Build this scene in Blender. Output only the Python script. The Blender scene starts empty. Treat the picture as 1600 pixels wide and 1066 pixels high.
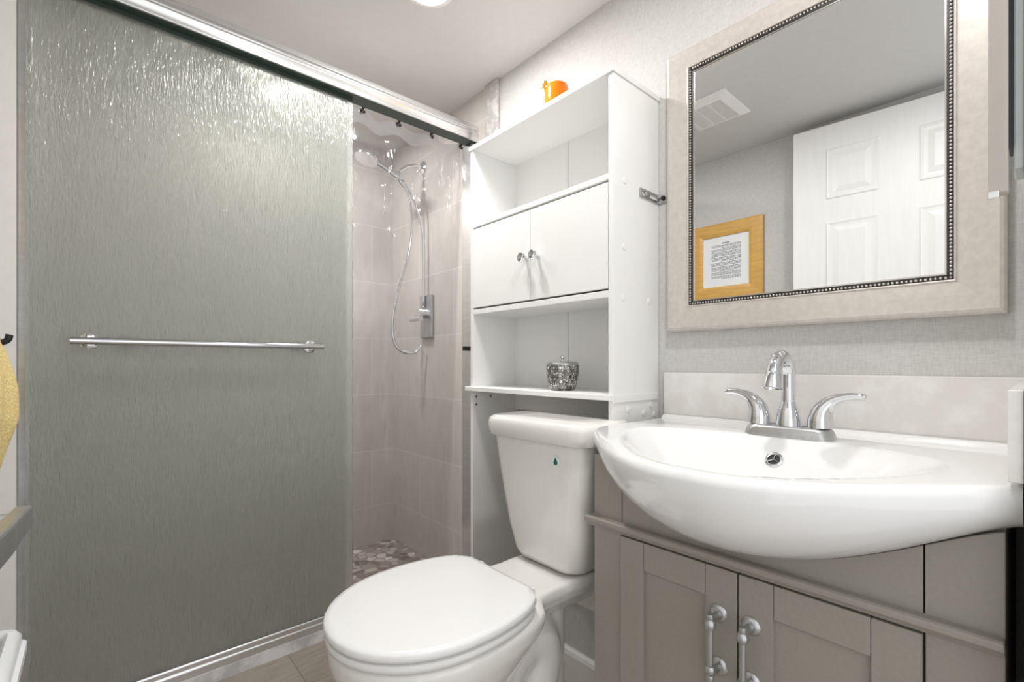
import bpy, bmesh, math, random
from mathutils import Vector, Matrix
random.seed(7)
SC = bpy.context.scene
COL = SC.collection
K = 1.25                     # metres per unit: the distance from camera to the back wall
EYE = 0.775                  # camera height in the same unit
def V(x, y, z):
    """(x, y, z above eye level) in wall-distance units -> metres, floor at 0"""
    return Vector((x*K, y*K, (z+EYE)*K))

# ------------------------------------------------------------------ camera, world, exposure
cam = bpy.data.cameras.new('camera')
cam.sensor_width = 36.0
cam.lens = 734.5*36.0/1600.0
cam.shift_y = 36.0/1600.0
cam.clip_start = 0.01
cam_o = bpy.data.objects.new('camera', cam)
cam_o.location = V(0, 0, 0)
cam_o.rotation_euler = (math.pi/2, 0, math.asin(0.749))
COL.objects.link(cam_o)
SC.camera = cam_o

w = bpy.data.worlds.new('world'); SC.world = w
w.use_nodes = True
w.node_tree.nodes['Background'].inputs[0].default_value = (0.98, 0.99, 1.0, 1)
w.node_tree.nodes['Background'].inputs[1].default_value = 1.25

SC.view_settings.view_transform = 'Standard'
SC.view_settings.look = 'None'
SC.view_settings.gamma = 1.0
SC.view_settings.exposure = 0.15
SC.view_settings.use_curve_mapping = False
LIGHT_TOILET_SIDE = 9.0      # watts of the recessed ceiling lights; vanity and shower ones are added
ADDED_LIGHT_VANITY = 6.0
ADDED_LIGHT_SHOWER = 9.0
CEIL = 0.945

# ------------------------------------------------------------------ materials
def srgb(r, g, b):
    def f(c):
        c /= 255.0
        return c/12.92 if c <= 0.04045 else ((c+0.055)/1.055)**2.4
    return (f(r), f(g), f(b), 1.0)

class NT:
    def __init__(s, name):
        s.m = bpy.data.materials.new(name); s.m.use_nodes = True
        s.t = s.m.node_tree; s.n = s.t.nodes; s.l = s.t.links
        s.b = s.n['Principled BSDF']; s.out = s.n['Material Output']
    def add(s, kind, **kw):
        n = s.n.new(kind)
        for k, v in kw.items(): setattr(n, k, v)
        return n
    def link(s, a, b): s.l.new(a, b)
    def coord(s, scale=(1, 1, 1), swap=None):
        tc = s.add('ShaderNodeTexCoord')
        o = tc.outputs['Object']
        if swap:
            sp = s.add('ShaderNodeSeparateXYZ'); cb = s.add('ShaderNodeCombineXYZ')
            s.link(o, sp.inputs[0])
            for i, ax in enumerate(swap): s.link(sp.outputs[ax], cb.inputs[i])
            o = cb.outputs[0]
        mp = s.add('ShaderNodeMapping'); mp.inputs['Scale'].default_value = scale
        s.link(o, mp.inputs['Vector'])
        return mp.outputs[0]
    def noise(s, vec, scale, detail=3, rough=0.55):
        n = s.add('ShaderNodeTexNoise'); n.inputs['Scale'].default_value = scale
        n.inputs['Detail'].default_value = detail; n.inputs['Roughness'].default_value = rough
        s.link(vec, n.inputs['Vector']); return n.outputs['Fac']
    def ramp(s, fac, stops):
        r = s.add('ShaderNodeValToRGB'); s.link(fac, r.inputs[0])
        e = r.color_ramp.elements
        e[0].position, e[0].color = stops[0]; e[1].position, e[1].color = stops[-1]
        for p, c in stops[1:-1]:
            x = e.new(p); x.color = c
        return r.outputs[0]
    def bump(s, h, strength=0.2, dist=0.002, to=None):
        b = s.add('ShaderNodeBump'); b.inputs['Strength'].default_value = strength
        b.inputs['Distance'].default_value = dist
        s.link(h, b.inputs['Height'])
        s.link(b.outputs[0], (to or s.b).inputs['Normal']); return b

def plain(name, rgb, rough=0.5, metal=0.0, var=0.03, scale=30, bump=0.0, spec=0.5, coat=0.0, stretch=(1, 1, 1)):
    """one colour with a faint procedural variation"""
    t = NT(name); c = srgb(*rgb)
    v = t.coord(stretch); f = t.noise(v, scale)
    lo = tuple(x*(1-var) for x in c[:3])+(1,); hi = tuple(min(1, x*(1+var)) for x in c[:3])+(1,)
    t.link(t.ramp(f, [(0.3, lo), (0.7, hi)]), t.b.inputs['Base Color'])
    t.b.inputs['Roughness'].default_value = rough; t.b.inputs['Metallic'].default_value = metal
    t.b.inputs['Specular IOR Level'].default_value = spec
    t.b.inputs['Coat Weight'].default_value = coat
    if bump: t.bump(f, bump)
    return t.m

def wallpaper():
    t = NT('woven_grey_wallpaper')
    a = t.noise(t.coord((1, 1, 0.12)), 420, 3, 0.6); b = t.noise(t.coord((0.15, 0.15, 1)), 420, 3, 0.6)
    m = t.add('ShaderNodeMath', operation='ADD'); t.link(a, m.inputs[0]); t.link(b, m.inputs[1])
    h = t.add('ShaderNodeMath', operation='MULTIPLY'); t.link(m.outputs[0], h.inputs[0]); h.inputs[1].default_value = 0.5
    t.link(t.ramp(h.outputs[0], [(0.35, srgb(192, 191, 189)), (0.65, srgb(211, 210, 207))]), t.b.inputs['Base Color'])
    t.b.inputs['Roughness'].default_value = 0.7
    t.bump(h.outputs[0], 0.25, 0.001)
    return t.m

def tile(name, swap, shift):
    t = NT(name)
    v = t.coord((1, 1, 1), swap)
    mp = t.add('ShaderNodeMapping'); mp.inputs['Location'].default_value = shift; t.link(v, mp.inputs['Vector'])
    b = t.add('ShaderNodeTexBrick'); b.offset = 0.5
    b.inputs['Scale'].default_value = 1.0; b.inputs['Brick Width'].default_value = 0.61; b.inputs['Row Height'].default_value = 0.305
    b.inputs['Mortar Size'].default_value = 0.0035; b.inputs['Mortar Smooth'].default_value = 0.2
    b.inputs['Color1'].default_value = srgb(206, 200, 195); b.inputs['Color2'].default_value = srgb(199, 193, 188)
    b.inputs['Mortar'].default_value = srgb(214, 210, 206)
    t.link(mp.outputs[0], b.inputs['Vector'])
    n = t.noise(t.coord((1, 1, 0.35)), 22, 5)
    mx = t.add('ShaderNodeMixRGB', blend_type='MULTIPLY'); mx.inputs[0].default_value = 0.5
    t.link(b.outputs['Color'], mx.inputs[1])
    t.link(t.ramp(n, [(0.3, (0.82, 0.81, 0.8, 1)), (0.7, (1, 1, 1, 1))]), mx.inputs[2])
    t.link(mx.outputs[0], t.b.inputs['Base Color'])
    t.b.inputs['Roughness'].default_value = 0.35
    t.bump(b.outputs['Fac'], -0.3, 0.002)
    return t.m

def plank_floor():
    t = NT('wood_look_floor_tile')
    v = t.coord((1, 1, 1), (1, 0, 2))
    b = t.add('ShaderNodeTexBrick'); b.offset = 0.4
    b.inputs['Scale'].default_value = 1.0; b.inputs['Brick Width'].default_value = 0.61; b.inputs['Row Height'].default_value = 0.30
    b.inputs['Mortar Size'].default_value = 0.002
    b.inputs['Color1'].default_value = srgb(176, 166, 156); b.inputs['Color2'].default_value = srgb(164, 154, 144); b.inputs['Mortar'].default_value = srgb(138, 130, 122)
    t.link(v, b.inputs['Vector'])
    n = t.noise(t.coord((14, 2, 1)), 6, 6, 0.65)
    mx = t.add('ShaderNodeMixRGB', blend_type='MULTIPLY'); mx.inputs[0].default_value = 0.8
    t.link(b.outputs['Color'], mx.inputs[1]); t.link(t.ramp(n, [(0.3, (0.68, 0.66, 0.64, 1)), (0.7, (1, 1, 1, 1))]), mx.inputs[2])
    t.link(mx.outputs[0], t.b.inputs['Base Color']); t.b.inputs['Roughness'].default_value = 0.4
    return t.m

def pebbles():
    t = NT('pebble_mosaic')
    v = t.coord()
    d = t.add('ShaderNodeTexVoronoi', feature='DISTANCE_TO_EDGE'); d.inputs['Scale'].default_value = 22
    c = t.add('ShaderNodeTexVoronoi'); c.inputs['Scale'].default_value = 22
    t.link(v, d.inputs['Vector']); t.link(v, c.inputs['Vector'])
    sp = t.add('ShaderNodeSeparateColor'); t.link(c.outputs['Color'], sp.inputs[0])
    col = t.ramp(sp.outputs[0], [(0.0, srgb(110, 98, 92)), (0.4, srgb(160, 146, 138)), (0.7, srgb(196, 184, 176)), (1.0, srgb(226, 218, 212))])
    mx = t.add('ShaderNodeMixRGB'); t.link(t.ramp(d.outputs['Distance'], [(0.03, (0, 0, 0, 1)), (0.1, (1, 1, 1, 1))]), mx.inputs[0])
    mx.inputs[1].default_value = srgb(150, 140, 134); t.link(col, mx.inputs[2])
    t.link(mx.outputs[0], t.b.inputs['Base Color']); t.b.inputs['Roughness'].default_value = 0.45
    t.bump(t.ramp(d.outputs['Distance'], [(0.0, (0, 0, 0, 1)), (0.25, (1, 1, 1, 1))]), 0.6, 0.006)
    return t.m

def marble(name, base, vein, scale=5):
    t = NT(name)
    n = t.noise(t.coord((1, 1, 1)), scale, 8, 0.65)
    t.link(t.ramp(n, [(0.40, srgb(*base)), (0.49, srgb(*vein)), (0.53, srgb(*vein)), (0.62, srgb(*base))]), t.b.inputs['Base Color'])
    t.b.inputs['Roughness'].default_value = 0.25
    return t.m

def rain_glass():
    t = NT('rain_textured_glass')
    v = t.coord((1, 1, 0.22))
    a = t.noise(v, 190, 2, 0.5)
    big = t.noise(t.coord((1, 1, 0.5)), 26, 2, 0.5)
    m = t.add('ShaderNodeMath', operation='MULTIPLY_ADD'); t.link(big, m.inputs[0]); m.inputs[1].default_value = 0.8; t.link(a, m.inputs[2])
    tint = srgb(251, 252, 250)
    refr = t.add('ShaderNodeBsdfRefraction'); refr.inputs['Color'].default_value = tint
    refr.inputs['Roughness'].default_value = 0.16; refr.inputs['IOR'].default_value = 1.2
    gl = t.add('ShaderNodeBsdfGlossy'); gl.inputs['Roughness'].default_value = 0.10; gl.inputs['Color'].default_value = (0.95, 0.97, 0.95, 1)
    tl = t.add('ShaderNodeBsdfTranslucent'); tl.inputs['Color'].default_value = srgb(250, 251, 249)
    df = t.add('ShaderNodeBsdfDiffuse'); df.inputs['Color'].default_value = srgb(206, 207, 203)
    tr = t.add('ShaderNodeBsdfTransparent'); tr.inputs['Color'].default_value = tint
    b = t.add('ShaderNodeBump'); b.inputs['Strength'].default_value = 1.0; b.inputs['Distance'].default_value = 0.005
    t.link(m.outputs[0], b.inputs['Height'])
    for n in (refr, gl, tl, df): t.link(b.outputs[0], n.inputs['Normal'])
    fr = t.add('ShaderNodeFresnel'); fr.inputs['IOR'].default_value = 1.5; t.link(b.outputs[0], fr.inputs['Normal'])
    def mix(fac, x, y):
        n = t.add('ShaderNodeMixShader')
        if isinstance(fac, float): n.inputs[0].default_value = fac
        else: t.link(fac, n.inputs[0])
        t.link(x.outputs[0], n.inputs[1]); t.link(y.outputs[0], n.inputs[2]); return n
    diff = mix(0.30, tl, df)
    body = mix(0.35, refr, diff)
    body = mix(0.15, body, tr)
    fin = mix(fr.outputs[0], body, gl)
    t.link(fin.outputs[0], t.out.inputs['Surface'])
    return t.m

def vinyl(name, haze=0.05):
    t = NT(name)
    tr = t.add('ShaderNodeBsdfTransparent'); tr.inputs['Color'].default_value = (0.95, 0.95, 0.955, 1)
    gl = t.add('ShaderNodeBsdfGlossy'); gl.inputs['Roughness'].default_value = 0.11
    df = t.add('ShaderNodeBsdfDiffuse'); df.inputs['Color'].default_value = srgb(222, 222, 226)
    n = t.noise(t.coord((1, 1, 0.5)), 14, 2)
    b = t.add('ShaderNodeBump'); b.inputs['Strength'].default_value = 0.7; b.inputs['Distance'].default_value = 0.03
    t.link(n, b.inputs['Height']); t.link(b.outputs[0], gl.inputs['Normal'])
    fr = t.add('ShaderNodeFresnel'); fr.inputs['IOR'].default_value = 1.5; t.link(b.outputs[0], fr.inputs['Normal'])
    m1 = t.add('ShaderNodeMixShader'); m1.inputs[0].default_value = haze
    t.link(tr.outputs[0], m1.inputs[1]); t.link(df.outputs[0], m1.inputs[2])
    ml = t.add('ShaderNodeMath', operation='MULTIPLY'); t.link(fr.outputs[0], ml.inputs[0]); ml.inputs[1].default_value = 0.85
    m2 = t.add('ShaderNodeMixShader'); t.link(ml.outputs[0], m2.inputs[0]); t.link(m1.outputs[0], m2.inputs[1]); t.link(gl.outputs[0], m2.inputs[2])
    t.link(m2.outputs[0], t.out.inputs['Surface'])
    return t.m

def brushed(name, rgb, dirv, rough=0.35, metal=0.6):
    t = NT(name)
    n = t.noise(t.coord(dirv), 60, 4, 0.7); c = srgb(*rgb)
    t.link(t.ramp(n, [(0.3, tuple(x*0.84 for x in c[:3])+(1,)), (0.7, c)]), t.b.inputs['Base Color'])
    t.b.inputs['Roughness'].default_value = rough; t.b.inputs['Metallic'].default_value = metal
    t.bump(n, 0.08, 0.001)
    return t.m

def mosaic():
    t = NT('silver_mirror_mosaic')
    v = t.coord()
    d = t.add('ShaderNodeTexVoronoi', feature='DISTANCE_TO_EDGE', distance='EUCLIDEAN'); c = t.add('ShaderNodeTexVoronoi', distance='CHEBYCHEV')
    for n in (d, c):
        n.inputs['Scale'].default_value = 118; n.inputs['Randomness'].default_value = 0.5; t.link(v, n.inputs['Vector'])
    sp = t.add('ShaderNodeSeparateColor'); t.link(c.outputs['Color'], sp.inputs[0])
    col = t.ramp(sp.outputs[0], [(0.0, srgb(105, 103, 100)), (0.45, srgb(170, 168, 165)), (0.8, srgb(205, 203, 200)), (1, srgb(250, 248, 245))])
    mx = t.add('ShaderNodeMixRGB'); t.link(t.ramp(d.outputs['Distance'], [(0.05, (0, 0, 0, 1)), (0.09, (1, 1, 1, 1))]), mx.inputs[0])
    mx.inputs[1].default_value = srgb(60, 57, 55); t.link(col, mx.inputs[2])
    t.link(mx.outputs[0], t.b.inputs['Base Color']); t.b.inputs['Metallic'].default_value = 0.5; t.b.inputs['Roughness'].default_value = 0.3
    return t.m

def wood(name, rgb, dirv, rough=0.35):
    t = NT(name); c = srgb(*rgb)
    n = t.noise(t.coord(dirv), 9, 5, 0.6)
    t.link(t.ramp(n, [(0.3, tuple(x*0.8 for x in c[:3])+(1,)), (0.7, c)]), t.b.inputs['Base Color'])
    t.b.inputs['Roughness'].default_value = rough
    return t.m

def emit(name, rgb, strength):
    t = NT(name)
    t.b.inputs['Emission Color'].default_value = srgb(*rgb); t.b.inputs['Emission Strength'].default_value = strength
    t.b.inputs['Base Color'].default_value = srgb(*rgb)
    return t.m

M = {}
M['wallpaper'] = wallpaper()
M['ceiling'] = plain('ceiling_paint', (214, 213, 211), 0.8, var=0.015, bump=0.05)
M['tile_far'] = tile('tile_on_far_shower_wall', (1, 2, 0), (0.0, 0.05, 0))
M['tile_end'] = tile('tile_on_end_shower_wall', (0, 2, 1), (0.1, 0.05, 0))
M['floor'] = plank_floor()
M['pebble'] = pebbles()
M['marble'] = marble('curb_marble', (236, 235, 234), (200, 199, 200))
M['quartz'] = marble('backsplash_quartz', (234, 233, 231), (224, 221, 217), 3)
M['bullnose'] = marble('bullnose_tile', (208, 205, 202), (178, 175, 173), 9)
M['white_paint'] = plain('white_paint', (238, 236, 232), 0.4, var=0.02)
M['door_paint'] = plain('white_door_paint', (238, 238, 236), 0.4, var=0.02, bump=0.1, scale=60, stretch=(1, 1, 0.1))
M['melamine'] = plain('white_melamine', (239, 239, 237), 0.35, var=0.012, scale=8)
M['porcelain'] = plain('white_porcelain', (234, 234, 234), 0.08, var=0.01, scale=6, coat=0.4)
M['toilet_china'] = plain('toilet_china', (233, 231, 227), 0.1, var=0.01, scale=6, coat=0.3)
M['seat_plastic'] = plain('seat_plastic', (238, 238, 238), 0.22, var=0.008, scale=6)
M['vanity'] = plain('taupe_painted_wood', (153, 148, 139), 0.45, var=0.04, scale=160)
M['seam'] = plain('dark_seam', (70, 64, 58), 0.8)
M['chrome'] = plain('chrome', (225, 227, 230), 0.07, 1.0, var=0.01)
M['aluminium'] = brushed('bright_aluminium', (236, 236, 236), (0.1, 0.02, 1), 0.22, 0.85)
M['nickel'] = brushed('brushed_nickel', (198, 199, 200), (1, 1, 0.2), 0.3, 0.9)
M['gasket'] = plain('dark_green_gasket', (58, 70, 64), 0.3)
M['black'] = plain('black_plastic', (26, 26, 28), 0.4)
M['glass'] = rain_glass()
M['vinyl'] = vinyl('clear_vinyl', 0.05)
M['vinyl_hem'] = vinyl('frosted_vinyl_hem', 0.5)
M['bronze'] = plain('dark_bronze', (70, 62, 54), 0.3, 0.9)
M['mirror_frame'] = brushed('champagne_silver_frame', (212, 204, 197), (1, 1, 1), 0.36, 0.2)
M['bead'] = plain('silver_bead', (206, 202, 196), 0.2, 0.9)
M['bead_bed'] = plain('dark_bead_bed', (40, 37, 36), 0.4)
t_ = NT('mirror_glass'); t_.b.inputs['Metallic'].default_value = 1.0; t_.b.inputs['Roughness'].default_value = 0.0
t_.b.inputs['Base Color'].default_value = (0.88, 0.885, 0.89, 1); M['mirror'] = t_.m
M['mosaic'] = mosaic()
t_ = NT('orange_glaze'); t_.b.inputs['Base Color'].default_value = srgb(246, 128, 12); t_.b.inputs['Roughness'].default_value = 0.15; M['orange'] = t_.m
M['gold_wood'] = wood('honey_oak', (222, 174, 92), (1, 1, 8))
M['paper'] = plain('white_paper', (236, 238, 240), 0.7, var=0.01)
M['ink'] = plain('printed_ink', (120, 120, 122), 0.8)
M['vent'] = plain('vent_plastic', (238, 237, 235), 0.5)
M['vent_dark'] = plain('vent_slot', (176, 175, 173), 0.7)
M['towel'] = plain('yellow_terry', (222, 200, 138), 0.95, var=0.18, scale=260, bump=0.9)
M['plastic'] = plain('white_plastic', (236, 238, 240), 0.3, var=0.01)
M['tan'] = plain('tan_cloth', (196, 182, 168), 0.8)
M['lamp'] = emit('lamp_lens', (255, 250, 240), 12.0)
M['sticker'] = plain('pale_sticker', (226, 236, 230), 0.4)
M['teal'] = plain('teal_ink', (20, 92, 92), 0.5)
M['brass'] = plain('brass_pin', (150, 122, 78), 0.4, 0.8)
M['dark_hole'] = plain('dark_hole', (24, 24, 26), 0.6)
M['strip'] = plain('taupe_grey_plastic', (176, 168, 161), 0.35)
M['clear_grey'] = plain('pale_grey_panel', (196, 202, 202), 0.3)

# ------------------------------------------------------------------ mesh builder
ORG = {}
def tag(o, label=None, cat=None, group=None, kind=None):
    if label: o['label'] = label
    if cat: o['category'] = cat
    if group: o['group'] = group
    if kind: o['kind'] = kind
    return o

def thing(name, label, cat, at, group=None):
    o = bpy.data.objects.new(name, None); o.empty_display_size = 0.05
    o.location = V(*at); COL.objects.link(o); ORG[o.name] = V(*at)
    return tag(o, label, cat, group)

def rot_to(d):
    return Vector((0, 0, 1)).rotation_difference(Vector(d).normalized()).to_matrix()

class MB:
    def __init__(s): s.v = []; s.f = []
    def quad_grid(s, rows, close_u=False, close_v=False):
        b = len(s.v); n = len(rows); m = len(rows[0])
        for r in rows: s.v += [Vector(p) for p in r]
        for i in range(n if close_v else n-1):
            for j in range(m if close_u else m-1):
                a = b+i*m+j; c = b+i*m+(j+1) % m; i2 = (i+1) % n
                s.f.append((a, c, b+i2*m+(j+1) % m, b+i2*m+j))
        return b
    def loft(s, rings, cap0=True, cap1=True):
        b = s.quad_grid(rings, close_u=True); m = len(rings[0]); n = len(rings)
        if cap0: s.f.append(tuple(range(b, b+m))[::-1])
        if cap1: s.f.append(tuple(range(b+(n-1)*m, b+n*m)))
        return s
    def box(s, x0, x1, y0, y1, z0, z1, mat=None):
        b = len(s.v)
        for z in (z0, z1):
            for x, y in ((x0, y0), (x1, y0), (x1, y1), (x0, y1)):
                p = Vector((x, y, z)); s.v.append(mat @ p if mat else p)
        for f in ((3, 2, 1, 0), (4, 5, 6, 7), (0, 1, 5, 4), (1, 2, 6, 5), (2, 3, 7, 6), (3, 0, 4, 7)):
            s.f.append(tuple(b+i for i in f))
        return s
    def prism(s, poly, axis, a, b_):
        """extrude a 2-D polygon along axis 'x','y' or 'z' from a to b_"""
        def P(p, t):
            return {'x': (t, p[0], p[1]), 'y': (p[0], t, p[1]), 'z': (p[0], p[1], t)}[axis]
        return s.loft([[P(p, a) for p in poly], [P(p, b_) for p in poly]])
    def tube(s, pts, r, n=12, cap=True, flat=None):
        pts = [Vector(p) for p in pts]; rings = []
        rs = r if isinstance(r, (list, tuple)) else [r]*len(pts)
        up = None
        for i, p in enumerate(pts):
            t = (pts[min(i+1, len(pts)-1)]-pts[max(i-1, 0)]).normalized()
            if up is None:
                up = Vector((0, 0, 1)) if abs(t.z) < 0.9 else Vector((1, 0, 0))
            a = t.cross(up).normalized(); b = a.cross(t).normalized(); up = b
            fl = flat or 1.0
            rings.append([p+a*(rs[i]*math.cos(2*math.pi*k/n))+b*(rs[i]*fl*math.sin(2*math.pi*k/n)) for k in range(n)])
        return s.loft(rings, cap, cap)
    def lathe(s, c, prof, n=24, axis=(0, 0, 1), sx=1.0):
        R = rot_to(axis); c = Vector(c)
        rings = [[c+R @ Vector((r*math.cos(2*math.pi*k/n)*sx, r*math.sin(2*math.pi*k/n), h)) for k in range(n)] for r, h in prof]
        return s.loft(rings)
    def ball(s, c, r, n=8, m=5):
        return s.lathe(c, [(max(1e-4, r*math.sin(math.pi*i/m)), -r*math.cos(math.pi*i/m)) for i in range(m+1)], n)
    def build(s, name, mat, parent=None, smooth=False, bevel=0.0, seg=2, label=None, auto=40, mods=()):
        me = bpy.data.meshes.new(name)
        P = [V(*p) for p in s.v]
        if parent is not None: org = ORG[parent.name]
        else:
            lo = [min(p[i] for p in P) for i in range(3)]; hi = [max(p[i] for p in P) for i in range(3)]
            org = Vector(((lo[0]+hi[0])/2, (lo[1]+hi[1])/2, lo[2]))
        me.from_pydata([p-org for p in P], [], s.f)
        bm = bmesh.new(); bm.from_mesh(me)
        bmesh.ops.recalc_face_normals(bm, faces=bm.faces)
        if smooth:
            for f in bm.faces: f.smooth = True
            for e in bm.edges:
                if len(e.link_faces) == 2 and e.calc_face_angle(0) > math.radians(auto): e.smooth = False
        bm.to_mesh(me); bm.free()
        me.materials.append(M[mat] if isinstance(mat, str) else mat)
        o = bpy.data.objects.new(name, me); COL.objects.link(o)
        if parent is not None: o.parent = parent
        else: o.location = org
        ORG[o.name] = org
        if bevel:
            b = o.modifiers.new('bevel', 'BEVEL'); b.width = bevel; b.segments = seg; b.limit_method = 'ANGLE'; b.angle_limit = math.radians(35)
        for m in mods: m(o)
        if label: o['label'] = label
        return o

def struct(name, mb, mat, **kw):
    return tag(mb.build(name, mat, **kw), kind='structure')

def kids(o): return [c for c in bpy.data.objects if c.parent == o]
def dup(o, parent=None):
    c = o.copy(); COL.objects.link(c); ORG[c.name] = ORG[o.name]
    if parent: c.parent = parent
    for k in kids(o): dup(k, c)
    return c

def rrect(cx, cy, hx, hy, r, z, n=5):
    out = []
    for sx, sy, a0 in ((1, 1, 0), (-1, 1, 90), (-1, -1, 180), (1, -1, 270)):
        for i in range(n+1):
            a = math.radians(a0+90*i/n)
            out.append((cx+sx*(hx-r)+r*math.cos(a), cy+sy*(hy-r)+r*math.sin(a), z))
    return out
def arc(cx, cz, r, a0, a1, n):
    return [(cx+r*math.cos(math.radians(a0+(a1-a0)*i/n)), cz+r*math.sin(math.radians(a0+(a1-a0)*i/n))) for i in range(n+1)]

# ------------------------------------------------------------------ the room shell
FLOOR = -EYE
XS = -1.335                 # plane of the shower doors
YL = -0.175                 # left wall
YE = -0.118                 # left end of the shower opening
XB = -1.937                 # far wall of the shower
T = 0.06
struct('floor', MB().box(XS, 0.9, YL-T, 1.0, FLOOR-0.05, FLOOR), 'floor')
struct('floor_shower', MB().box(XB, XS-0.07, YE, 1.0, FLOOR-0.05, FLOOR-0.006), 'pebble')
struct('ceiling', MB().box(XB-T, 0.12, YL-T, 1.0+T, CEIL, CEIL+0.04), 'ceiling')
struct('wall_back', MB().box(-1.255, 0.1, 1.0, 1.0+T, FLOOR, CEIL), 'wallpaper')
struct('wall_back_shower', MB().box(XB-T, -1.255, 1.0, 1.0+T, FLOOR-0.05, CEIL), 'tile_end')
struct('wall_far_shower', MB().box(XB-T, XB, YE-T, 1.0, FLOOR-0.05, CEIL), 'tile_far')
struct('wall_near_shower', MB().box(XB, XS-0.02, YE-T, YE, FLOOR-0.05, CEIL), 'tile_end')
struct('wall_return', MB().box(XS-0.02, XS+0.006, YL, YE, FLOOR, CEIL), 'white_paint')
struct('wall_left', MB().box(XS-0.02, 0.1, YL-T, YL, FLOOR, CEIL), 'wallpaper')
struct('wall_right', MB().box(-0.012, 0.10, 0.665, 1.0, FLOOR, CEIL), 'wallpaper')
struct('wall_over_door', MB().box(-0.005, 0.10, YL, 0.665, 0.93, CEIL), 'wallpaper')
struct('trim_1', MB().box(-1.255, -1.19, 0.988, 1.0, -0.4, CEIL), 'bullnose', bevel=0.004)
# low boxed-out section behind the toilet with its ledge and baseboard
struct('wall_low', MB().box(-0.80, -0.57, 0.873, 1.0, FLOOR, -0.53), 'wallpaper')
struct('trim_2', MB().box(-0.80, -0.57, 0.866, 1.0, -0.577, -0.519), 'white_paint', bevel=0.004)
struct('baseboard_back', MB().prism([(0.873, FLOOR), (0.858, FLOOR), (0.858, -0.705), (0.862, -0.697), (0.868, -0.694), (0.873, -0.694)], 'x', -0.80, -0.57), 'white_paint')
struct('baseboard_left', MB().box(XS, -0.03, YL, YL+0.01, FLOOR, -0.69), 'white_paint', bevel=0.003)
# shower curb
struct('curb_shower', MB().box(XS-0.07, XS+0.0, YE, 1.0, FLOOR-0.02, -0.742), 'marble', bevel=0.004)

# ------------------------------------------------------------------ ceiling lights
def ceiling_light(x, y, label, watts, colr):
    r = thing('ceiling_light', label, 'ceiling light', (x, y, CEIL), 'recessed ceiling lights')
    MB().lathe((x, y, CEIL), [(0.05, 0.0), (0.066, 0.0), (0.066, -0.003), (0.052, -0.007), (0.05, -0.004)], 32).build('trim_ring', 'white_paint', r, smooth=True)
    MB().lathe((x, y, CEIL), [(0.0005, -0.001), (0.05, -0.001), (0.05, -0.004), (0.04, -0.0055), (0.0005, -0.006)], 32).build('lens', 'lamp', r, smooth=True)
    l = bpy.data.lights.new('ceiling_lamp', 'AREA'); l.shape = 'DISK'; l.size = 0.12; l.energy = watts; l.color = colr
    lo = bpy.data.objects.new('ceiling_lamp', l); COL.objects.link(lo); lo.parent = r; lo.location = (0, 0, -0.012)
    return r
ceiling_light(-1.022, 0.624, 'round white recessed ceiling light cut by the top edge over the toilet', LIGHT_TOILET_SIDE, (1.0, 0.985, 0.97))
ceiling_light(-0.22, 0.51, 'added recessed ceiling light, out of view above the sink and mirror', ADDED_LIGHT_VANITY, (1.0, 0.985, 0.97))  # extra lamp, added out of view to brighten the sink side
ceiling_light(-1.66, 0.46, 'added recessed ceiling light brightening the shower, behind the textured glass', ADDED_LIGHT_SHOWER, (1.0, 0.985, 0.97))  # extra lamp, added to brighten the shower interior

# ------------------------------------------------------------------ shower enclosure frame
fr = thing('shower_door_frame', 'bright aluminium frame of the sliding shower doors, fixed on the white curb', 'shower frame', (XS, 0.45, -0.742))
hx = -1.306
prof = [(hx-0.058, 0.778), (hx-0.009, 0.778), (hx-0.006, 0.775), (hx-0.003, 0.776)] + [(hx-0.002, 0.780), (hx-0.002, 0.795), (hx, 0.797), (hx, 0.803), (hx-0.003, 0.806), (hx-0.003, 0.810)] + \
    arc(hx-0.022, 0.813, 0.024, 0, 90, 8) + [(hx-0.058, 0.837)]
MB().prism(prof, 'y', YE, 0.9995).build('header_rail', 'aluminium', fr, smooth=True, auto=50)
MB().box(hx-0.056, hx-0.010, YE, 0.9995, 0.7765, 0.778).build('header_channel', 'gasket', fr, label='dark channel under the header')
for y0, y1 in ((0.984, 0.9995), (YE, YE+0.02)):
    j = MB(); j.box(-1.384, -1.325 if y0 > 0 else -1.353, y0, y1, -0.706, 0.7755)
    jo = j.build('side_jamb', 'aluminium', fr, bevel=0.003)
    if y0 > 0: MB().box(-1.345, -1.330, 0.957, 0.984, 0.046, 0.062).build('bumper', 'black', jo, bevel=0.003, label='small black rubber bumper')
tr = [(XS-0.06, -0.742), (XS+0.0, -0.742), (XS+0.0, -0.726), (XS-0.003, -0.722), (XS-0.003, -0.712), (XS-0.006, -0.708), (XS-0.06, -0.706)]
MB().prism(tr, 'y', YE, 0.9995).build('bottom_track', 'aluminium', fr, bevel=0.0015)

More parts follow.
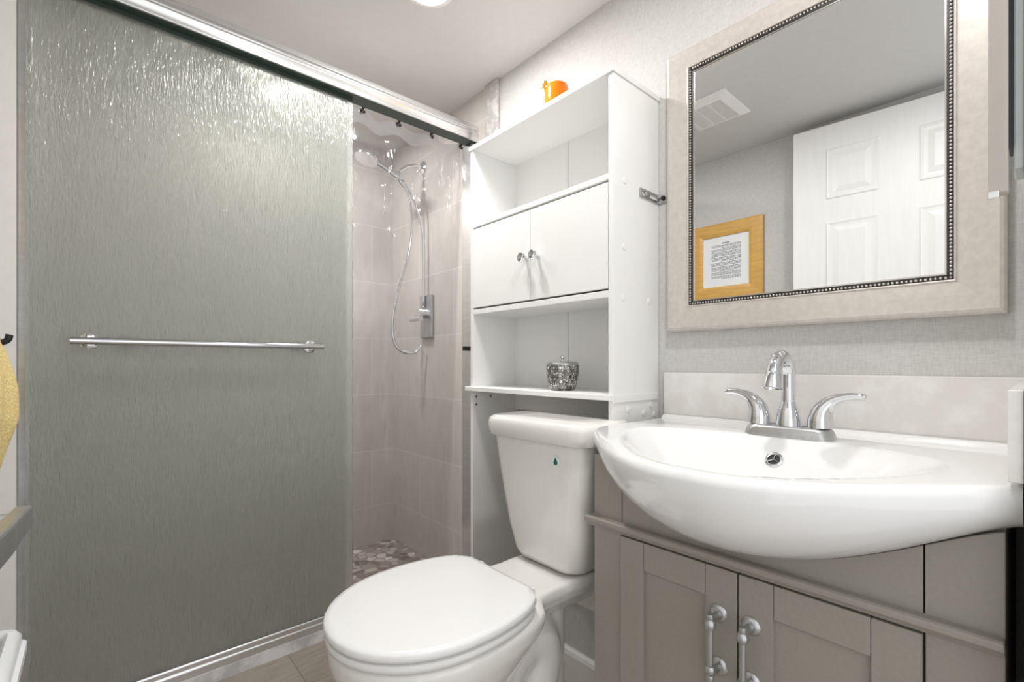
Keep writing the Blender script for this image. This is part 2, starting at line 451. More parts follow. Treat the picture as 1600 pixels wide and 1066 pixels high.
def glass_door(x, y0, y1, label, bar_side, bar_y0, bar_y1, posts):
    d = thing('sliding_glass_door', label, 'shower door', (x, (y0+y1)/2, -0.70), 'sliding shower doors')
    MB().box(x-0.0025, x+0.0025, y0, y1, -0.705, 0.776).build('glass_panel', 'glass', d)
    MB().box(x-0.004, x+0.004, y0, y1, 0.766, 0.7762).build('hanger_strip', 'gasket', d, label='dark green strip along the top edge')
    xb = x+bar_side*0.03
    tb = MB().tube([(xb, bar_y0, 0.048), (xb, bar_y1, 0.048)], 0.0075, 16).build('towel_bar', 'chrome', d, smooth=True, label='chrome towel bar across the glass')
    for py in posts:
        p = MB()
        p.tube([(x+bar_side*0.0026, py, 0.048), (xb, py, 0.048)], 0.008, 16)
        p.lathe((x+bar_side*0.0026, py, 0.048), [(0.0165, 0), (0.0165, 0.003), (0.013, 0.005), (0.0005, 0.005)], 24, (bar_side, 0, 0))
        p.build('bar_post', 'chrome', tb, smooth=True)
    return d
glass_door(XS-0.006, -0.106, 0.562, 'large rain-textured glass shower door in front, with the chrome towel bar outside', 1, -0.04, 0.468, (-0.012, 0.44))
glass_door(XS-0.018, YE+0.021, 0.545, 'second rain-textured shower door seen blurred behind the front one', -1, 0.02, 0.44, (0.05, 0.41))

# ------------------------------------------------------------------ inside the shower
XC = -1.40
rod = MB().tube([(XC, YE, 0.815), (XC, 1.0, 0.815)], 0.009, 14)
tag(rod.build('curtain_rod', 'aluminium', smooth=True), 'metal curtain rod running behind the shower header', 'curtain rod')
hook_ys = [0.982-i*0.1225 for i in range(9)]
names = ['metal curtain hook nearest the shower jamb', 'second metal curtain hook from the shower jamb', 'third metal curtain hook from the shower jamb',
         'fourth metal curtain hook from the jamb, beside the glass door edge'] + \
        ['metal curtain hook %s from the jamb, blurred behind the textured glass' % n for n in ('fifth', 'sixth', 'seventh', 'eighth', 'ninth')]
first_hook = None
for i, y in enumerate(hook_ys):
    if first_hook is None:
        h = thing('curtain_hook', names[0], 'curtain hook', (XC, y, 0.789), 'curtain hooks along the rod')
        path = [(XC+0.012*math.cos(a), y, 0.815+0.012*math.sin(a)) for a in [math.radians(200-30*k) for k in range(8)]]
        path += [(XC+0.010, y, 0.795), (XC+0.006, y, 0.785), (XC+0.0, y, 0.782)]
        MB().tube(path, 0.0022, 8).build('wire', 'bronze', h, smooth=True)
        b = MB()
        for dy, dz in ((-0.005, 0.795), (0.005, 0.793), (0, 0.787), (0.004, 0.777)): b.ball((XC+0.013, y+dy, dz), 0.0046)
        b.build('bead_ornament', 'bronze', h, smooth=True)
        first_hook = h
    else:
        h = dup(first_hook); h.location = V(XC, y, 0.789); h['label'] = names[i]

def cur_x(y, z):
    k = (0.8-z)
    f = math.exp(-k*1.2)
    ph = (0.982-y)/0.1225*2*math.pi
    return XC - 0.004 + 0.0085*math.cos(ph)*(0.25+0.75*f) + 0.006*math.sin(y*14+z*0.9+1) + 0.0028*math.sin(y*47+z*4+2*math.sin(z*7))*f
def cur_y(u, z): return -0.09 + u*((0.985-0.085*max(0.0, (0.8-z)/1.46)**1.3)+0.09)
def cur_top(u):
    y = cur_y(u, 0.8); ph = ((0.982-y)/0.1225) % 1.0
    return 0.792 - 0.014*math.sin(math.pi*ph)**2
cu = thing('shower_curtain', 'clear vinyl shower curtain hanging from hooks inside the shower', 'shower curtain', (XC, 0.45, -0.66))
rows = []
NU, NV = 170, 40
for j in range(NV+1):
    row = []
    for i in range(NU+1):
        u = i/NU; zt = cur_top(u)-0.042; z = zt+( -0.66-zt)*(j/NV)
        y = cur_y(u, z); row.append((cur_x(y, z), y, z))
    rows.append(row)
m = MB(); m.quad_grid(rows); m.build('curtain_sheet', 'vinyl', cu, smooth=True, auto=180)
rows = []
for j in range(4):
    row = []
    for i in range(NU+1):
        u = i/NU; z = cur_top(u)-0.044*(j/3)
        y = cur_y(u, z); row.append((cur_x(y, z)+0.002, y, z))
    rows.append(row)
m = MB(); m.quad_grid(rows); hem = m.build('curtain_hem', 'vinyl_hem', cu, smooth=True, auto=180, label='cloudy reinforced top hem')
for y in hook_ys:
    x = cur_x(y, 0.784)+0.004
    MB().lathe((x, y, 0.782), [(0.004, -0.001), (0.0075, -0.001), (0.0075, 0.001), (0.004, 0.001)], 14, (1, 0, 0)).build('grommet', 'nickel', hem, smooth=True)

sh = thing('hand_shower', 'chrome hand shower on its arm behind the clear curtain', 'hand shower', (-1.674, 0.99, 0.80))
ax = -1.674
MB().lathe((ax, 0.9995, 0.80), [(0.026, 0), (0.026, 0.004), (0.014, 0.012), (0.0005, 0.012)], 20, (0, -1, 0)).build('wall_flange', 'chrome', sh, smooth=True)
MB().tube([(ax, 0.998, 0.80), (ax, 0.96, 0.797), (ax, 0.92, 0.78), (ax, 0.89, 0.755)], 0.0085, 12).build('shower_arm', 'chrome', sh, smooth=True)
MB().lathe((ax, 0.886, 0.735), [(0.008, -0.016), (0.015, -0.014), (0.016, 0.006), (0.010, 0.02)], 16).build('holder', 'chrome', sh, smooth=True)
MB().tube([(ax, 0.91, 0.70), (ax, 0.885, 0.728), (ax, 0.83, 0.752), (ax, 0.79, 0.765)], [0.008, 0.009, 0.0105, 0.014], 12).build('handle', 'chrome', sh, smooth=True)
MB().lathe((ax, 0.757, 0.772), [(0.0005, 0.016), (0.02, 0.014), (0.042, 0.004), (0.045, -0.004), (0.043, -0.010), (0.0005, -0.010)], 28, (0, 0.35, 1)).build('spray_head', 'chrome', sh, smooth=True)
hp = [(ax, 0.91, 0.70), (ax+0.004, 0.935, 0.64), (ax+0.006, 0.94, 0.52), (ax+0.002, 0.92, 0.40), (ax-0.004, 0.885, 0.28), (ax-0.008, 0.865, 0.17), (ax-0.004, 0.87, 0.09), (ax+0.004, 0.90, 0.05), (ax+0.015, 0.95, 0.045), (ax+0.025, 0.975, 0.075)]
def smooth_path(p, n=6):
    p = [Vector(q) for q in p]; out = []
    for i in range(len(p)-1):
        a, b, c, d = p[max(i-1, 0)], p[i], p[i+1], p[min(i+2, len(p)-1)]
        for k in range(n):
            t = k/n
            out.append(0.5*((2*b)+(c-a)*t+(2*a-5*b+4*c-d)*t*t+(3*b-a-3*c+d)*t**3))
    return out+[p[-1]]
MB().tube(smooth_path(hp), 0.006, 10).build('hose', 'chrome', sh, smooth=True, auto=180, label='flexible chrome hose hanging in a loop')
MB().tube(smooth_path([(ax+0.01, 0.90, 0.72), (ax+0.03, 0.95, 0.62), (ax+0.035, 0.975, 0.5), (ax+0.035, 0.978, 0.224)]), 0.006, 10).build('riser_pipe', 'chrome', sh, smooth=True, auto=180)
vx = -1.637
va = thing('shower_valve', 'square chrome shower valve plate with lever on the tiled end wall', 'shower valve', (vx, 0.99, 0.1))
MB().box(vx-0.042, vx+0.042, 0.985, 0.9995, 0.105, 0.275).build('valve_plate', 'nickel', va, bevel=0.004)
MB().tube([(vx, 0.985, 0.20), (vx, 0.95, 0.20)], 0.02, 20).build('valve_body', 'chrome', va, smooth=True)
MB().tube([(vx-0.04, 0.945, 0.178), (vx+0.035, 0.945, 0.178)], 0.011, 14).build('lever', 'chrome', va, smooth=True)

# ------------------------------------------------------------------ over-toilet storage cabinet
cx0, cx1, cy, ct = -1.110, -0.604, 0.82, 0.633
cab = thing('storage_cabinet', 'tall white over-toilet storage cabinet with two doors and open shelves', 'cabinet', ((cx0+cx1)/2, 0.91, FLOOR))
th = 0.0125
MB().box(cx0, cx0+th, cy, 0.9985, FLOOR, ct-th).build('side_panel', 'melamine', cab, bevel=0.0015)
rp = MB().box(cx1-th, cx1, cy, 0.9985, FLOOR, ct-th).build('side_panel', 'melamine', cab, bevel=0.0015)
for y, z in ((0.862, 0.40), (0.858, 0.145), (0.957, 0.145), (0.875, -0.10), (0.935, -0.112), (0.980, -0.118), (0.965, -0.095), (0.86, 0.165+0.09)):
    MB().lathe((cx1, y, z), [(0.0075, 0.0), (0.007, 0.0015), (0.0005, 0.0025)], 14, (1, 0, 0)).build('screw_cap', 'melamine', rp, smooth=True)
MB().box(cx1, cx1+0.003, cy-0.003, 0.992, -0.083, -0.066).build('joint_strip', 'melamine', rp, bevel=0.001)
MB().box(cx0-0.003, cx1+0.003, cy-0.004, 0.9985, ct-th, ct).build('top_board', 'melamine', cab, bevel=0.0015)
MB().box(cx0+th, cx1-th, cy, 0.985, 0.395, 0.408).build('shelf', 'melamine', cab, bevel=0.0015)
MB().box(cx0+th, cx1-th, cy, 0.985, 0.143, 0.158).build('shelf', 'melamine', cab, bevel=0.0015)
MB().box(cx0-0.012, cx1+0.002, cy-0.012, cy, -0.078, -0.066).build('shelf_lip', 'melamine', cab, bevel=0.0015)
MB().box(cx0+th, cx1-th, cy, 0.985, -0.078, -0.066).build('shelf', 'melamine', cab, bevel=0.0015)
MB().box(cx0+th, -0.8795, 0.985, 0.992, -0.066, ct-th).build('back_panel', 'melamine', cab)
MB().box(-0.8765, cx1-th, 0.985, 0.992, -0.066, ct-th).build('back_panel', 'melamine', cab)
MB().box(cx0+th, cx1-th, 0.985, 0.992, -0.14, -0.078).build('back_panel', 'melamine', cab)
MB().box(-0.8795, -0.8765, 0.989, 0.992, -0.066, ct-th).build('back_seam', 'seam', cab, label='dark gap between the two back panels')
for x0, x1, kx in ((cx0+th+0.001, -0.8575, -0.869), (-0.8555, cx1-th-0.001, -0.829)):
    d = MB().box(x0, x1, cy-0.001, cy+0.011, 0.162, 0.389).build('door', 'melamine', cab, bevel=0.001)
    MB().lathe((kx, cy-0.001, 0.268), [(0.006, 0), (0.005, 0.004), (0.0045, 0.014), (0.0115, 0.016), (0.013, 0.020), (0.0115, 0.0235), (0.0085, 0.022), (0.0005, 0.021)], 24, (0, -1, 0)).build('knob', 'chrome', d, smooth=True, label='round chrome knob')
lp = [o for o in kids(cab) if o.name.startswith('side_panel')][0]
for y, z in ((0.832, -0.095), (0.832, -0.118), (0.885, -0.095)):
    MB().lathe((cx0+th, y, z), [(0.0035, 0), (0.0035, 0.001), (0.0005, 0.001)], 10, (1, 0, 0)).build('pin_hole', 'brass', lp, smooth=True)

# strap that ties the cabinet to the wall
sx = cx1+0.001
lt = thing('steel_strap', 'small slotted steel strap holding the white cabinet to the wall', 'bracket', (sx, 0.96, 0.388))
b = MB()
z0, z1 = 0.378, 0.398
b.box(sx, sx+0.002, 0.918, 0.998, z0, z0+0.005); b.box(sx, sx+0.002, 0.918, 0.998, z1-0.005, z1)
for y in (0.918, 0.950, 0.990): b.box(sx, sx+0.002, y, y+0.007, z0+0.005, z1-0.005)
b.box(sx, sx+0.026, 0.9965, 0.9985, z0, z0+0.006); b.box(sx, sx+0.026, 0.9965, 0.9985, z1-0.006, z1); b.box(sx+0.018, sx+0.026, 0.9965, 0.9985, z0+0.006, z1-0.006)
b.build('strap', 'nickel', lt)
MB().lathe((sx+0.013, 0.9965, 0.389), [(0.006, 0), (0.005, 0.004), (0.0005, 0.005)], 12, (0, -1, 0)).build('screw', 'bronze', lt, smooth=True)
MB().lathe((sx+0.002, 0.941, 0.388), [(0.006, 0), (0.005, 0.003), (0.0005, 0.004)], 12, (1, 0, 0)).build('screw', 'nickel', lt, smooth=True)

# orange pot on top
ox, oy = -0.845, 0.905
op = thing('orange_pot', 'small glossy orange pot with a flower sprig on top of the white cabinet', 'pot', (ox, oy, ct))
MB().lathe((ox, oy, ct), [(0.00039, 0.0), (0.02652, 0.0), (0.0312, 0.01116), (0.03276, 0.0465), (0.03198, 0.07905), (0.02808, 0.09393), (0.01716, 0.10137), (0.00039, 0.10323)], 32).build('pot', 'orange', op, smooth=True)
m = MB(); fx, fy, fz = ox-0.031, oy-0.012, ct+0.098
m.tube([(ox-0.026, oy-0.012, ct+0.078), (fx, fy, fz)], 0.004, 8)
for k in range(7):
    a = k*math.pi*2/7; d = Vector((math.cos(a)*0.8, -0.2, math.sin(a))).normalized()
    c = Vector((fx, fy, fz+0.01)); m.tube([c, c+d*0.007, c+d*0.012], [0.0015, 0.0028, 0.0006], 6)
m.build('flower', 'orange', op, smooth=True)

# mosaic jar
jx, jy, jz = -0.803, 0.88, -0.066
jr = thing('mosaic_jar', 'lidded silver mosaic jar standing on the lower open shelf', 'jar', (jx, jy, jz))
MB().lathe((jx, jy, jz), [(0.0004, 0.0), (0.02844, 0.0), (0.03239, 0.00474), (0.03713, 0.01896), (0.04029, 0.0395), (0.04147, 0.06162), (0.04068, 0.0632), (0.0004, 0.0632)], 40).build('body', 'mosaic', jr, smooth=True)
ld = MB().lathe((jx, jy, jz), [(0.0004, 0.06359), (0.04108, 0.06359), (0.04108, 0.06794), (0.03634, 0.07189), (0.0004, 0.07347)], 40).build('lid', 'nickel', jr, smooth=True)
MB().lathe((jx, jy, jz), [(0.00237, 0.07347), (0.00237, 0.07663), (0.00513, 0.07979), (0.00553, 0.08295), (0.00395, 0.0869), (0.0004, 0.08848)], 20).build('lid_knob', 'chrome', ld, smooth=True)

# ------------------------------------------------------------------ toilet
tx = -0.714
to = thing('toilet', 'white two-piece toilet with closed lid beside the vanity', 'toilet', (tx, 0.58, FLOOR))
def egg(yf, ym, yr, hw, rw, z, n=20, m=8):
    """outline: elliptical front from yf to ym, narrowing to a straight rear edge at yr"""
    out = []
    for i in range(n+1):
        a = math.pi*(i/n); out.append((tx+hw*math.cos(a), ym-(ym-yf)*math.sin(a)**0.92 if 0 < i < n else ym, z))
    for i in range(1, m+1):
        t = i/m; out.append((tx-(rw+(hw-rw)*math.sqrt(max(0, 1-t*t))), ym+(yr-ym)*t, z))
    for i in range(m, 0, -1):
        t = i/m; out.append((tx+(rw+(hw-rw)*math.sqrt(max(0, 1-t*t))), ym+(yr-ym)*t, z))
    return out
def lift(ring, k, z, c=None):
    cx = c or (tx, 0.44); return [(cx[0]+(p[0]-cx[0])*k, cx[1]+(p[1]-cx[1])*k, z) for p in ring]
o = egg(0.262, 0.45, 0.60, 0.155, 0.092, 0)
MB().loft([lift(o, 0.97, -0.4245), lift(o, 0.995, -0.4225), lift(o, 1.0, -0.418), lift(o, 0.998, -0.413), lift(o, 0.985, -0.4095), lift(o, 0.93, -0.4085), lift(o, 0.5, -0.4075), lift(o, 0.02, -0.407)]).build('lid', 'seat_plastic', to, smooth=True, auto=60)
MB().loft([lift(o, 0.96, -0.441), lift(o, 0.985, -0.439), lift(o, 0.99, -0.433), lift(o, 0.985, -0.428), lift(o, 0.95, -0.426)]).build('seat', 'seat_plastic', to, smooth=True, auto=60)
for s in (-1, 1):
    MB().box(tx+s*0.076-0.008, tx+s*0.076+0.008, 0.602, 0.616, -0.438, -0.4185).build('hinge', 'seat_plastic', to, bevel=0.004)
# bowl body: bowl, deck, foot and trapway fused by remeshing
bw = MB()
lv = [(-0.442, 0.272, 0.45, 0.62, 0.150, 0.094), (-0.452, 0.268, 0.45, 0.63, 0.153, 0.092), (-0.475, 0.270, 0.45, 0.64, 0.151, 0.072), (-0.505, 0.280, 0.45, 0.62, 0.142, 0.045),
      (-0.54, 0.300, 0.45, 0.60, 0.126, 0.03), (-0.58, 0.330, 0.45, 0.59, 0.104, 0.028), (-0.62, 0.362, 0.455, 0.58, 0.084, 0.034), (-0.66, 0.385, 0.47, 0.62, 0.068, 0.034), (-0.71, 0.395, 0.48, 0.60, 0.064, 0.036), (-0.75, 0.392, 0.49, 0.60, 0.072, 0.04), (-0.775, 0.386, 0.49, 0.66, 0.082, 0.044)]
bw.loft([egg(yf, ym, yr, hw, rw, z) for z, yf, ym, yr, hw, rw in lv])
def deck(z, g):
    pts = [(0.100, 0.55), (0.090, 0.61), (0.086, 0.67), (0.090, 0.73), (0.096, 0.79), (0.098, 0.862)]
    return [(tx+(x-g), y, z) for x, y in pts]+[(tx-(x-g), y, z) for x, y in pts[::-1]]
bw.loft([deck(-0.525, 0.060), deck(-0.50, 0.035), deck(-0.475, 0.010), deck(-0.455, 0.0), deck(-0.437, 0.003)])
pth = smooth_path([(tx, 0.46, -0.72), (tx, 0.51, -0.70), (tx, 0.56, -0.64), (tx, 0.60, -0.57), (tx, 0.645, -0.55), (tx, 0.675, -0.585), (tx, 0.665, -0.66), (tx, 0.640, -0.71), (tx, 0.630, -0.774)])
bw.tube(pth, [0.056+0.013*min(1, i/20) for i in range(len(pth))], 20)
bw.tube([(tx, 0.735, -0.774), (tx, 0.735, -0.46)], 0.037, 20)
bw.loft([rrect(tx, 0.55, 0.088, 0.165, 0.08, z) for z in (-0.775, -0.757)])
def remesh(o):
    r = o.modifiers.new('fuse', 'REMESH'); r.mode = 'VOXEL'; r.voxel_size = 0.0055; r.use_smooth_shade = True
    s = o.modifiers.new('soften', 'SMOOTH'); s.factor = 0.6; s.iterations = 10
bw.build('bowl', 'toilet_china', to, smooth=True, mods=(remesh,))
# tank
def tring(z, hw, y0, y1, r, bow):
    tx = -0.714-0.02*min(1, max(0, (z+0.43)/0.27))
    ring = rrect(tx, (y0+y1)/2, hw, (y1-y0)/2, r, z, 8)
    return [(x, y-(bow*(1-((x-tx)/hw)**2) if y < (y0+y1)/2 else 0), z) for x, y, z in ring]
tk = [(-0.432, 0.082, 0.735, 0.85, 0.03), (-0.4295, 0.092, 0.722, 0.86, 0.036), (-0.415, 0.098, 0.714, 0.864, 0.036), (-0.36, 0.114, 0.711, 0.865, 0.036), (-0.28, 0.127, 0.708, 0.866, 0.036), (-0.21, 0.137, 0.706, 0.867, 0.036), (-0.1665, 0.142, 0.705, 0.868, 0.036)]
tank = MB().loft([tring(z, h, y0, y1, r, 0.008) for z, h, y0, y1, r in tk]).build('tank', 'toilet_china', to, smooth=True, auto=60)
lk = [(-0.166, 0.146, 0.704, 0.868, 0.036, 0.010), (-0.163, 0.155, 0.697, 0.869, 0.038, 0.012), (-0.150, 0.158, 0.694, 0.869, 0.04, 0.012), (-0.134, 0.158, 0.694, 0.869, 0.04, 0.012), (-0.125, 0.155, 0.697, 0.868, 0.04, 0.012), (-0.120, 0.148, 0.705, 0.862, 0.036, 0.011), (-0.119, 0.08, 0.76, 0.82, 0.02, 0.0)]
MB().loft([tring(z, h, y0, y1, r, bo) for z, h, y0, y1, r, bo in lk]).build('tank_lid', 'toilet_china', to, smooth=True, auto=60)
stx, stz, sty = -0.6565, -0.198, 0.6985
ns = Vector((0.05, -1, -0.02)).normalized()
stk = MB().lathe((stx, sty+0.002, stz), [(0.0105, 0.0), (0.0105, 0.0012), (0.0005, 0.0012)], 28, ns).build('flush_label', 'sticker', tank, smooth=True, label='round pale sticker with a teal water drop')
stk.parent = tank
drop = [(0.0, 0.0075), (0.0018, 0.0035), (0.0042, -0.001)]+arc(0, -0.0025, 0.0045, 10, -190, 10)[0:]+[(-0.0042, -0.001), (-0.0018, 0.0035)]
R = rot_to(ns); dm = MB()
dm.prism([(stx+x, stz+z) for x, z in drop], 'y', sty-0.001, sty+0.001)
dm.build('water_drop', 'teal', tank)

# ------------------------------------------------------------------ vanity, sink, faucet
vcx = -0.298
HW = 0.2745
XR = -0.0135
YBK = 0.985
def Yf(s):
    a = min(1.0, abs(s))
    y = 0.705-0.170*max(0.0, 1-a**2.2)**1.3
    y -= 0.020*max(0, s)
    if s < -0.90: y += 0.030*(1-math.sqrt(max(0, 1-((a-0.90)/0.10)**2)))
    return y
def Zb(s):
    a = min(1.0, abs(s)); return -0.164-(0.007 if s > 0 else 0)*a-0.103*max(0.0, 1-a**2.0)**1.3
def Zt(s, y):
    a = abs(s); return -0.122-0.008*(1-a*a)*min(1, max(0, (0.9-y)/0.35))
def ztop(x, y, s):
    z = Zt(s, y)
    yb, yf_ = 0.862, Yf(s)+0.022
    yc = (yb+0.565)/2; hy = (yb-0.565)/2; hx_ = 0.222
    # basin: a super-ellipse whose front follows the bow of the rim
    yy = (y-yf_)/(yb-yf_)*2-1 if yb > yf_+0.02 else 2
    r = (abs((x-vcx)/hx_)**2.6+abs(yy)**2.6)**(1/2.6)
    if r < 1:
        t = 1-r; e_ = min(1, t*1.3)**1.45; z -= 0.088*(1-(1-e_)**2.2)
    # raised ledge along the wall
    if y > 0.955:
        e = min(1, (y-0.955)/0.012); z += 0.008*e*e*(3-2*e)
    return z
sections = []
NS = 96
for i in range(NS+1):
    q = i/NS*2-1; s = math.sin(q*math.pi/2)*0.35+q*0.65
    x = vcx+(HW if s < 0 else XR-vcx)*s; yf = Yf(s); sec = []
    zt = lambda y: ztop(x, y, s)
    NT_ = 60
    for j in range(NT_+1):
        y = YBK+(yf+0.013-YBK)*(j/NT_); sec.append((x, y, zt(y)))
    ze = sec[-1][2]; zb = Zb(s)
    for a in range(15, 91, 15):
        an = math.radians(a); sec.append((x, yf+0.013-0.013*math.sin(an), ze-0.013+0.013*math.cos(an)))
    z0 = ze-0.013
    yu = 0.735
    for k in range(1, 15):
        an = math.radians(90*k/14); sec.append((x, yf+(yu-yf)*(1-math.cos(an)), z0+(zb-z0)*math.sin(an)))
    sec.append((x, YBK, zb))
    sections.append(sec)
sk = thing('bathroom_sink', 'white porcelain bow-front sink top on the taupe vanity', 'sink', (vcx, 0.8, -0.264))
mb = MB(); mb.loft(sections); mb.build('basin', 'porcelain', sk, smooth=True, auto=55)
# overflow on the rear wall of the basin
oxx, oyy = vcx+0.008, 0.825
ozz = ztop(oxx, oyy, (oxx-vcx)/HW)
e = 0.004
nrm = Vector((0, -(ztop(oxx, oyy+e, 0)-ztop(oxx, oyy-e, 0))/(2*e), 1)).normalized()
oc = Vector((oxx, oyy, ozz))
ov = MB().lathe(oc, [(0.0095, -0.002), (0.0095, 0.0018), (0.0115, 0.003), (0.0135, 0.002), (0.0145, -0.002)], 28, nrm).build('overflow_ring', 'chrome', sk, smooth=True, label='chrome overflow ring')
MB().lathe(oc, [(0.0096, -0.002), (0.0096, 0.0006), (0.0005, 0.0006)], 24, nrm).build('overflow_hole', 'dark_hole', ov)
R = rot_to(nrm); m = MB()
for a in (90, 210, 330):
    d = R @ Vector((math.cos(math.radians(a)), math.sin(math.radians(a)), 0)); m.tube([oc+nrm*0.0014, oc+nrm*0.0014+d*0.0098], 0.0014, 6)
m.build('overflow_spokes', 'chrome', ov)

va = thing('vanity_cabinet', 'taupe grey shaker vanity cabinet with two doors under the sink', 'vanity', (vcx, 0.85, FLOOR))
vx0, vx1, vy = -0.562, -0.026, 0.705
MB().box(vx0, vx0+0.014, vy+0.012, 0.985, FLOOR, -0.166).build('side_panel', 'vanity', va)
MB().box(vx1-0.014, vx1, vy+0.012, 0.985, FLOOR, -0.166).build('side_panel', 'vanity', va)
def front_panel(x0, x1, name, y0=vy, y1=vy+0.012):
    n = max(2, int((x1-x0)/0.008)); top = []
    for i in range(n+1):
        x = x0+(x1-x0)*i/n; s = (x-vcx)/HW; top.append((x, Zb(s)-0.003))
    poly = [(x0, -0.298), (x1, -0.298)]+top[::-1]
    MB().prism(poly, 'y', y0, y1).build(name, 'vanity', va, bevel=0.0012)
dl, dr = -0.500, -0.090
front_panel(vx0, dl-0.0008, 'apron_panel'); front_panel(dl+0.0008, dr-0.0008, 'apron_panel'); front_panel(dr+0.0008, vx1, 'apron_panel')
MB().prism([(vy-0.016, -0.286), (vy-0.016, -0.294), (vy-0.008, -0.297), (vy-0.004, -0.304), (vy+0.012, -0.304), (vy+0.012, -0.284), (vy-0.012, -0.284)], 'x', vx0-0.012, vx1).build('waist_moulding', 'vanity', va, bevel=0.002)
MB().box(vx0, dl-0.0012, vy, vy+0.012, FLOOR, -0.304).build('stile', 'vanity', va, bevel=0.0012)
MB().box(dr+0.0012, vx1, vy, vy+0.012, FLOOR, -0.304).build('stile', 'vanity', va, bevel=0.0012)
MB().box(dl-0.0012, dr+0.0012, vy+0.006, vy+0.012, FLOOR+0.06, -0.304).build('carcass_front', 'seam', va, label='dark gap behind the doors')
MB().box(vx0+0.02, vx1-0.02, vy+0.03, vy+0.04, FLOOR, FLOOR+0.06).build('toe_kick', 'vanity', va)
md = (dl+dr)/2
def shaker(x0, x1, hxp):
    zt, zb = -0.306, -0.708
    w_ = 0.047
    d = MB()
    d.box(x0, x0+w_, vy-0.006, vy+0.004, zb, zt).box(x1-w_, x1, vy-0.006, vy+0.004, zb, zt)
    d.box(x0+w_+0.0006, x1-w_-0.0006, vy-0.006, vy+0.004, zt-w_, zt).box(x0+w_+0.0006, x1-w_-0.0006, vy-0.006, vy+0.004, zb, zb+w_)
    do = d.build('door', 'vanity', va, bevel=0.001)
    MB().box(x0+w_, x1-w_, vy+0.0005, vy+0.003, zb+w_, zt-w_).build('door_panel', 'vanity', do)
    h = MB(); ya = vy-0.006; yb = ya-0.028; z1, z0 = -0.3715, -0.4545
    h.tube([(hxp, yb, z1), (hxp, yb, z0)], 0.0046, 14)
    for z, sg in ((z1-0.005, 1), (z0+0.005, -1)):
        h.lathe((hxp, yb, z), [(0.0005, sg*0.012), (0.0052, sg*0.012), (0.0058, sg*0.006), (0.0052, sg*0.004), (0.0078, sg*0.001), (0.0082, -sg*0.006), (0.0066, -sg*0.010), (0.0046, -sg*0.011)], 16)
        h.tube([(hxp, ya, z+sg*0.003), (hxp, yb, z+sg*0.003)], 0.0055, 12)
        h.lathe((hxp, ya, z+sg*0.003), [(0.0135, 0), (0.0135, 0.0015), (0.011, 0.004), (0.0075, 0.0055), (0.0005, 0.0055)], 20, (0, -1, 0))
    h.build('handle', 'nickel', do, smooth=True, label='nickel pull handle with round rosettes')
shaker(dl+0.0008, md-0.0012, -0.322); shaker(md+0.0012, dr-0.0008, -0.276)

tag(MB().box(-0.584, -0.012, 0.9865, 0.9995, -0.116, -0.0195).build('backsplash', 'quartz', bevel=0.0015), 'low white quartz backsplash along the wall behind the sink', 'backsplash')
tag(MB().box(-0.0235, -0.0125, 0.67, 0.9855, -0.116, -0.0255).build('side_splash', 'quartz', bevel=0.0015), 'short white quartz side splash at the right end of the sink', 'side splash')

fx, fy, fz = -0.288, 0.885, -0.124
fa = thing('faucet', 'chrome two-handle gooseneck faucet on the white sink', 'faucet', (fx, fy, fz))
rings = [[(x, y, z) for x, y, z in rrect(fx, fy, 0.068-g, 0.026-g*0.8, 0.02, z0)] for z0, g in ((fz-0.002, 0), (fz+0.004, 0), (fz+0.014, 0.003), (fz+0.0185, 0.006), (fz+0.020, 0.012))]
MB().loft(rings).build('base_plate', 'nickel', fa, smooth=True, auto=50)
zb_ = fz+0.0195
MB().lathe((fx, fy, zb_), [(0.020, 0), (0.0195, 0.008), (0.0165, 0.026), (0.0125, 0.036), (0.0115, 0.040), (0.0005, 0.040)], 24).build('spout_base', 'chrome', fa, smooth=True)
rr_ = 0.034; zc = -0.022
pp = [(fx, fy, zb_+0.036), (fx, fy, zc-0.02)]+[(fx, fy-rr_+rr_*math.cos(math.radians(a)), zc+rr_*math.sin(math.radians(a))) for a in range(0, 171, 10)]
sp = MB().tube(pp, 0.0108, 20).build('spout', 'chrome', fa, smooth=True, auto=70)
end = Vector(pp[-1]); dirv = (Vector(pp[-1])-Vector(pp[-2])).normalized()
MB().lathe(end-dirv*0.002, [(0.0108, 0), (0.012, 0.002), (0.0125, 0.006), (0.0145, 0.020), (0.0148, 0.026), (0.012, 0.026), (0.011, 0.022), (0.0005, 0.022)], 22, dirv).build('aerator', 'chrome', sp, smooth=True)
MB().tube([(fx, fy+0.021, zb_), (fx, fy+0.021, zb_+0.036)], 0.0022, 8).lathe((fx, fy+0.021, zb_+0.034), [(0.003, 0), (0.0048, 0.003), (0.0045, 0.007), (0.0005, 0.009)], 12).build('lift_rod', 'chrome', fa, smooth=True)
for s in (-1, 1):
    hx0 = fx+s*0.047
    pts = smooth_path([(hx0, fy, zb_+0.0005), (hx0, fy, zb_+0.014), (hx0+s*0.004, fy, zb_+0.030), (hx0+s*0.016, fy, zb_+0.044), (hx0+s*0.034, fy, zb_+0.052), (hx0+s*0.052, fy, zb_+0.0535), (hx0+s*0.060, fy, zb_+0.052)], 5)
    n = len(pts); rad = []
    key = [0.0195, 0.0185, 0.0150, 0.0098, 0.0066, 0.0056, 0.0048]
    for i in range(n):
        t = i/(n-1)*6; k = min(5, int(t)); rad.append(key[k]+(key[k+1]-key[k])*(t-k))
    MB().tube(pts, rad, 18).build('lever_handle', 'chrome', fa, smooth=True, auto=80)

